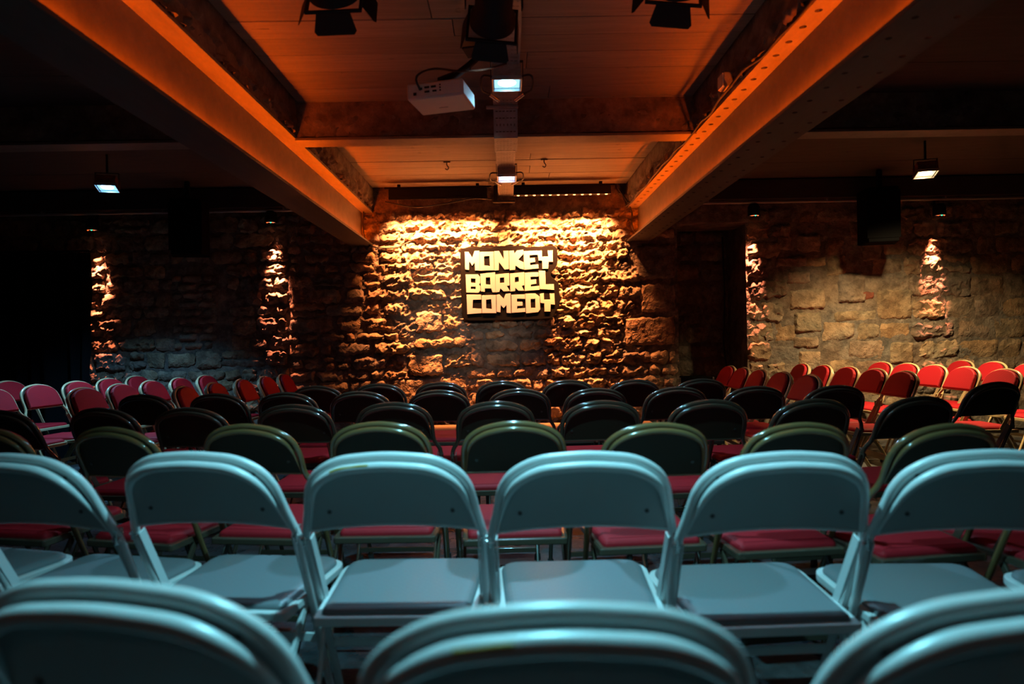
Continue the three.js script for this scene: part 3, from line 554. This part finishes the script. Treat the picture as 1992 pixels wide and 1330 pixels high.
function chairGeos(k) {
  const LEAN = k.lean, TH = Math.tan(LEAN), G = {}, lean = (g) => g.rotateX(LEAN).translate(0, TOP, 0), floorS = (TOP - 0.02) / Math.cos(LEAN);
  const full = [...k.half.map((p) => [p[0], p[1] + k.r]), [k.foot, floorS - k.r]];
  const loop = [...full.slice(1).reverse().map(([x, s]) => V(-x, -s, 0)), ...full.map(([x, s]) => V(x, -s, 0))];
  G.frame = lean(new THREE.TubeGeometry(new THREE.CatmullRomCurve3(loop, false, 'centripetal'), 120, k.r, 10));
  // rolled edge of the back panel, set inwards and behind the tube
  const wAt = (s) => { const h = k.half; for (let i = 1; i < h.length; i++) if (s <= h[i][1]) return h[i - 1][0] + ((h[i][0] - h[i - 1][0]) * (s - h[i - 1][1])) / (h[i][1] - h[i - 1][1]); return h.at(-1)[0]; };
  const cut = [...k.half.filter((p) => p[1] <= k.bottom - 0.02), [wAt(k.bottom), k.bottom]], inset = (d) => cut.map((p, i) => { const a = cut[Math.max(0, i - 1)], b = cut[Math.min(cut.length - 1, i + 1)], tx = b[0] - a[0], ty = b[1] - a[1], l = Math.hypot(tx, ty) || 1; return i === 0 ? [0, p[1] + d] : [p[0] - (ty / l) * d, Math.min(k.bottom, p[1] + (tx / l) * d)]; });
  const rd = k === GREY ? 0.0225 : 0.019, rn = k === GREY ? 0.029 : 0.020, rim = inset(rd).map(([x, s], i, all) => { const f = smooth(0.02, k.bottom * 0.75, s); return [x + f * (rd - 0.013), s]; });
    G.rim = lean(taperTube([...rim.slice(1).reverse().map(([x, s]) => V(-x, -s, rn - (rn - 0.006) * smooth(0.05, k.bottom, s))), ...rim.map(([x, s]) => V(x, -s, rn - (rn - 0.006) * smooth(0.05, k.bottom, s)))], (u) => (k === GREY ? 0.0130 : 0.0098) * (0.25 + 0.75 * smooth(0, 0.36, Math.min(u, 1 - u)))));
  const fill = inset(0.012), outline = [...fill.map(([x, s]) => [x, -s])];
  const ex = fill.at(-1)[0];
  for (let i = 1; i < 12; i++) { const x = ex * (1 - (2 * i) / 12); outline.push([x, -k.bottom + k.arch * (1 - (x / ex) ** 2)]); }
  outline.push(...fill.slice(1).reverse().map(([x, s]) => [-x, -s]));
  const poly = outline.reverse();
  G.panel = lean(extrude(poly, 0.002, 0.0018, 0.0018, 2).translate(0, 0, 0.002));
  G.hem = lean(tube(Array.from({ length: 9 }, (_, i) => { const u = -1 + i / 4, x = fill.at(-1)[0] * u; return V(x, -k.bottom + k.arch * (1 - u * u), 0.004); }), 0.0045, 16, 6));
  const pad = outline.map(([x, y]) => [x * 0.935, y * 0.985 - 0.007]);
  G.backPad = lean(extrude(pad, 0.008, 0.011, 0.011, 4).translate(0, 0, -0.022));
  G.rivet = [-1, 1].flatMap((s) => (k === GREY ? [0.065, 0.175] : [0.06, 0.15]).map((h) => lean(new THREE.CylinderGeometry(0.0055, 0.0055, 0.003, 10).rotateX(Math.PI / 2).translate(s * (k === GREY ? 0.158 : 0.128), -h, 0.007))));
  // seat: pan with rim, pad
  const shape = (rw, fw, d, z0, rad, rr) => { const s = new THREE.Shape(); s.moveTo(-rw + rr, z0); s.lineTo(rw - rr, z0); s.quadraticCurveTo(rw, z0, rw + (fw - rw) * 0.03, z0 + rr); s.lineTo(fw, z0 + d - rad); s.quadraticCurveTo(fw, z0 + d, fw - rad, z0 + d); s.lineTo(-fw + rad, z0 + d); s.quadraticCurveTo(-fw, z0 + d, -fw, z0 + d - rad); s.lineTo(-rw - (fw - rw) * 0.03, z0 + rr); s.quadraticCurveTo(-rw, z0, -rw + rr, z0); return s; };
  const seatY = k.seatY ?? 0.385, seatZ = 0.075, tilt = -0.025;
  const lay = (g, y) => g.rotateX(-Math.PI / 2 - tilt).translate(0, y, 0);
  G.pan = lay(extrude(shape(k.seatR, k.seatF, k.seatD, seatZ, 0.075, 0.014), 0.016, 0.004, 0.004, 2), seatY - 0.012);
  G.pad = lay(extrude(shape(k.seatR - 0.017, k.seatF - 0.017, k.seatD - 0.034, seatZ + 0.018, 0.06, 0.02), 0.004, k === GREY ? 0.015 : 0.019, 0.03, 5), seatY + 0.008);
  // rear legs, feet, stretchers, links
  const hs = k.half.at(-3)[1] - 0.004, hz = -hs * Math.sin(LEAN), hy = TOP - hs * Math.cos(LEAN), hx = k.half.at(-3)[0] - 0.004;
  G.leg = [-1, 1].map((s) => merge([bar(V(s * (k.seatR - 0.002), seatY - 0.01, -0.20), V(s * (k.foot - 0.022), 0.012, 0.04), 0.022, 0.012)]));
  G.link = [-1, 1].map((s) => bar(V(s * (hx - 0.012), hy, hz - 0.004), V(s * (k.seatR + 0.002), seatY + 0.012, -0.215), 0.026, 0.004));
  G.hinge = [-1, 1].map((s) => merge([box(0.008, 0.045, 0.03, s * (hx + 0.004), hy, hz, 0.003), new THREE.CylinderGeometry(0.006, 0.006, 0.02, 10).rotateZ(Math.PI / 2).translate(s * (hx + 0.004), hy - 0.006, hz + 0.004)]));
  const fz = (y) => -(TOP - y) * TH;
  G.stretcher = [merge([bar(V(-k.foot, 0.25, fz(0.25)), V(k.foot, 0.25, fz(0.25)), 0.008, 0.026)]), bar(V(-k.foot + 0.02, 0.15, -0.045), V(k.foot - 0.02, 0.15, -0.045), 0.008, 0.022)];
  const cap = (x, z) => new THREE.CylinderGeometry(0.014, 0.016, 0.03, 12).translate(x, 0.015, z);
  G.foot = [cap(-k.foot, fz(0.02)), cap(k.foot, fz(0.02)), cap(-k.foot + 0.022, 0.04), cap(k.foot - 0.022, 0.04)];
  return G;
}
const geos = new Map([[GREY, chairGeos(GREY)], [ROUND, chairGeos(ROUND)]]);
function makeChair(name, k, frame, panel, seat, detail, under = frame) {
  const G = geos.get(k), t = thing(name, '', 'chair');
  mesh('frame', G.frame, frame, t);
  const p = mesh('backrest', G.panel, panel, t);
  mesh('rim', G.rim, frame, p); mesh('hem', G.hem, frame, p);
  G.rivet.forEach((g) => mesh('rivet', g, M.screw, p));
  if (seat === M.redCloth) mesh('back_pad', G.backPad, seat, t);
  const s = mesh('seat_pan', G.pan, under, t); mesh('seat_pad', G.pad, seat, s);
  G.leg.forEach((g) => mesh('leg', g, under, t));
  G.link.forEach((g) => mesh('link', g, under, t));
  G.hinge.forEach((g) => mesh('hinge', g, detail, t));
  G.stretcher.forEach((g) => mesh('stretcher', g, under, t));
  G.foot.forEach((g) => mesh('foot', g, M.rubber, t));
  return t;
}
const protos = {};
function place(kind, name, args, x, z, turn, label, group) {
  let c = protos[kind];
  if (!c) c = protos[kind] = makeChair(name, ...args);
  else { c = c.clone(); c.name = numbered(name); scene.add(c); }
  c.position.set(x, 0, z); c.rotation.set(0, turn, 0);
  c.userData = { label, category: 'chair', group };
  return c;
}
const ORD = ['first', 'second', 'third', 'fourth', 'fifth', 'sixth', 'seventh', 'eighth', 'ninth', 'tenth', 'eleventh'];
const grey = (...a) => place('grey', 'grey_folding_chair', [GREY, M.greyPaint, M.greyPanel, M.greyVinyl, M.chrome], ...a);
const dark = (...a) => place('dark', 'brown_folding_chair', [ROUND, M.bronze, M.brownPanel, M.redCloth, M.bronze], ...a);
const olive = (...a) => place('olive', 'brown_folding_chair', [ROUND, M.olive, M.brownPanel, M.redCloth, M.olive, M.bronze], ...a);
const gold = (...a) => place('gold', 'red_folding_chair', [ROUND, M.gold, M.brownPanel, M.redCloth, M.gold], ...a);
// front row, of which only the backs show
[[-0.47, -0.79, -0.20, 'grey folding chair nearest the camera on the curtain side, only its back showing'], [0.047, -0.69, 0.0, 'grey folding chair nearest the camera in the middle, a yellow mark on its rim'], [0.545, -0.70, 0.10, 'grey folding chair nearest the camera on the alcove side, only its back showing']]
  .forEach(([x, z, a, l], i) => { const c = grey(x, z, a, l, 'front row of grey folding chairs'); if (i === 1) stain(c, -0.075, 0.0125); });
// second row
[[-1.80, -1.90, -0.28], [-1.30, -1.78, -0.22], [-0.813, -1.75, -0.13], [-0.305, -1.68, -0.03], [0.184, -1.63, 0.0], [0.646, -1.57, 0.03], [1.10, -1.54, -0.05], [1.60, -1.46, -0.05]]
  .forEach(([x, z, a], i) => { const c = grey(x, z, a, i === 3 ? 'grey folding chair with a yellow stain on its rim, second row' : `grey folding chair in the second row, ${ORD[i]} one counted from the curtain side`, 'second row of grey folding chairs'); if (i === 3) { stain(c, -0.10, 0.0125); stain(c, -0.065, 0.0115); } });
function stain(c, x, d) {
  const k = GREY.half, at = (u) => { const a = Math.abs(u); for (let i = 1; i < k.length; i++) if (a <= k[i][0]) return k[i - 1][1] + ((k[i][1] - k[i - 1][1]) * (a - k[i - 1][0])) / (k[i][0] - k[i - 1][0]); return 0; };
  const pts = [-0.03, -0.015, 0, 0.015, 0.03].map((o) => V(x + o, -at(x + o) - 0.0225 + 0.0082, 0.0345));
  const g = new THREE.TubeGeometry(new THREE.CatmullRomCurve3(pts), 16, 0.0042, 8).rotateX(LEAN).translate(0, TOP, 0);
  mesh('stain', g, M.yellowStain, c);
}
const ROWS = [
  ['third row', olive, [[-1.86, -2.42, -0.2], [-1.366, -2.34, -0.26], [-0.903, -2.35, -0.14], [-0.448, -2.34, -0.03], [0.02, -2.28, 0.02], [0.477, -2.16, 0.07], [0.905, -2.09, 0.10], [1.31, -2.0, 0.13], [1.72, -1.92, 0.16]]],
  ['fourth row', dark, [[-2.30, -3.09, -0.2], [-1.85, -3.10, -0.16], [-1.42, -3.03, -0.12], [-0.975, -3.09, -0.06], [-0.523, -3.10, -0.03], [-0.053, -3.05, 0.02], [0.415, -2.98, 0.06], [0.872, -2.92, 0.08], [1.297, -2.86, 0.11], [1.76, -2.88, 0.14]]],
  ['fifth row', dark, [[-2.11, -3.95, -0.15], [-1.665, -3.90, -0.12], [-1.26, -3.88, -0.08], [-0.84, -3.87, -0.05], [-0.39, -3.84, -0.02], [0.066, -3.82, 0.0], [0.49, -3.74, 0.05], [0.93, -3.72, 0.06], [1.34, -3.65, 0.08], [1.75, -3.6, 0.1], [2.62, -3.62, 0.18]]],
  ['sixth row', dark, [[-1.25, -4.46, -0.1], [-0.86, -4.56, -0.06], [-0.452, -4.60, -0.04], [-0.034, -4.60, 0.02], [0.412, -4.56, 0.05], [0.835, -4.45, 0.07], [1.26, -4.40, 0.1]]],
];
for (const [row, make, list] of ROWS) list.forEach(([x, z, a], i) => make(x, z, a, `${row === 'third row' ? 'olive-rimmed brown' : 'brown'} folding chair in the ${row}, ${ORD[i]} one counted from the curtain side`, `brown folding chairs in the ${row}`));
// blocks of red-padded chairs along both sides, facing the middle
const SIDE = [
  ['curtain side', -1, [[-2.24, 4.72, 5, 0.42, 0.03, -0.02], [-2.99, 4.78, 5, 0.42, 0.03, 0.07], [-3.72, 4.92, 5, 0.43, 0.03, 0.14], [-4.45, 5.60, 2, 0.47, 0.03, 0.20]]],
  ['alcove side', 1, [[2.08, 4.66, 5, 0.415, 0, 0.03], [2.87, 4.86, 5, 0.415, 0, 0.03], [3.63, 4.90, 5, 0.415, 0, 0.08], [4.44, 5.30, 4, 0.42, 0, 0.08]]],
];
for (const [side, s, cols] of SIDE) cols.forEach(([x, d, n, step, drift, toward], c) => {
  for (let i = 0; i < n; i++) {
    const jit = Math.sin(i * 5.1 + c * 2.3 + s) * 0.03, turn = s * Math.PI / 2 + s * toward + s * jit;        // s = -1: towards +x and a little to the camera
    gold(x + drift * i * (s < 0 ? 1 : 0) + jit * 0.5, -(d + i * step), turn, `red-padded chair on the ${side}, ${ORD[c]} file from the middle, ${ORD[n - 1 - i]} from the wall`, `red-padded chairs on the ${side}`);
  }
});
renderer.render(scene, camera);
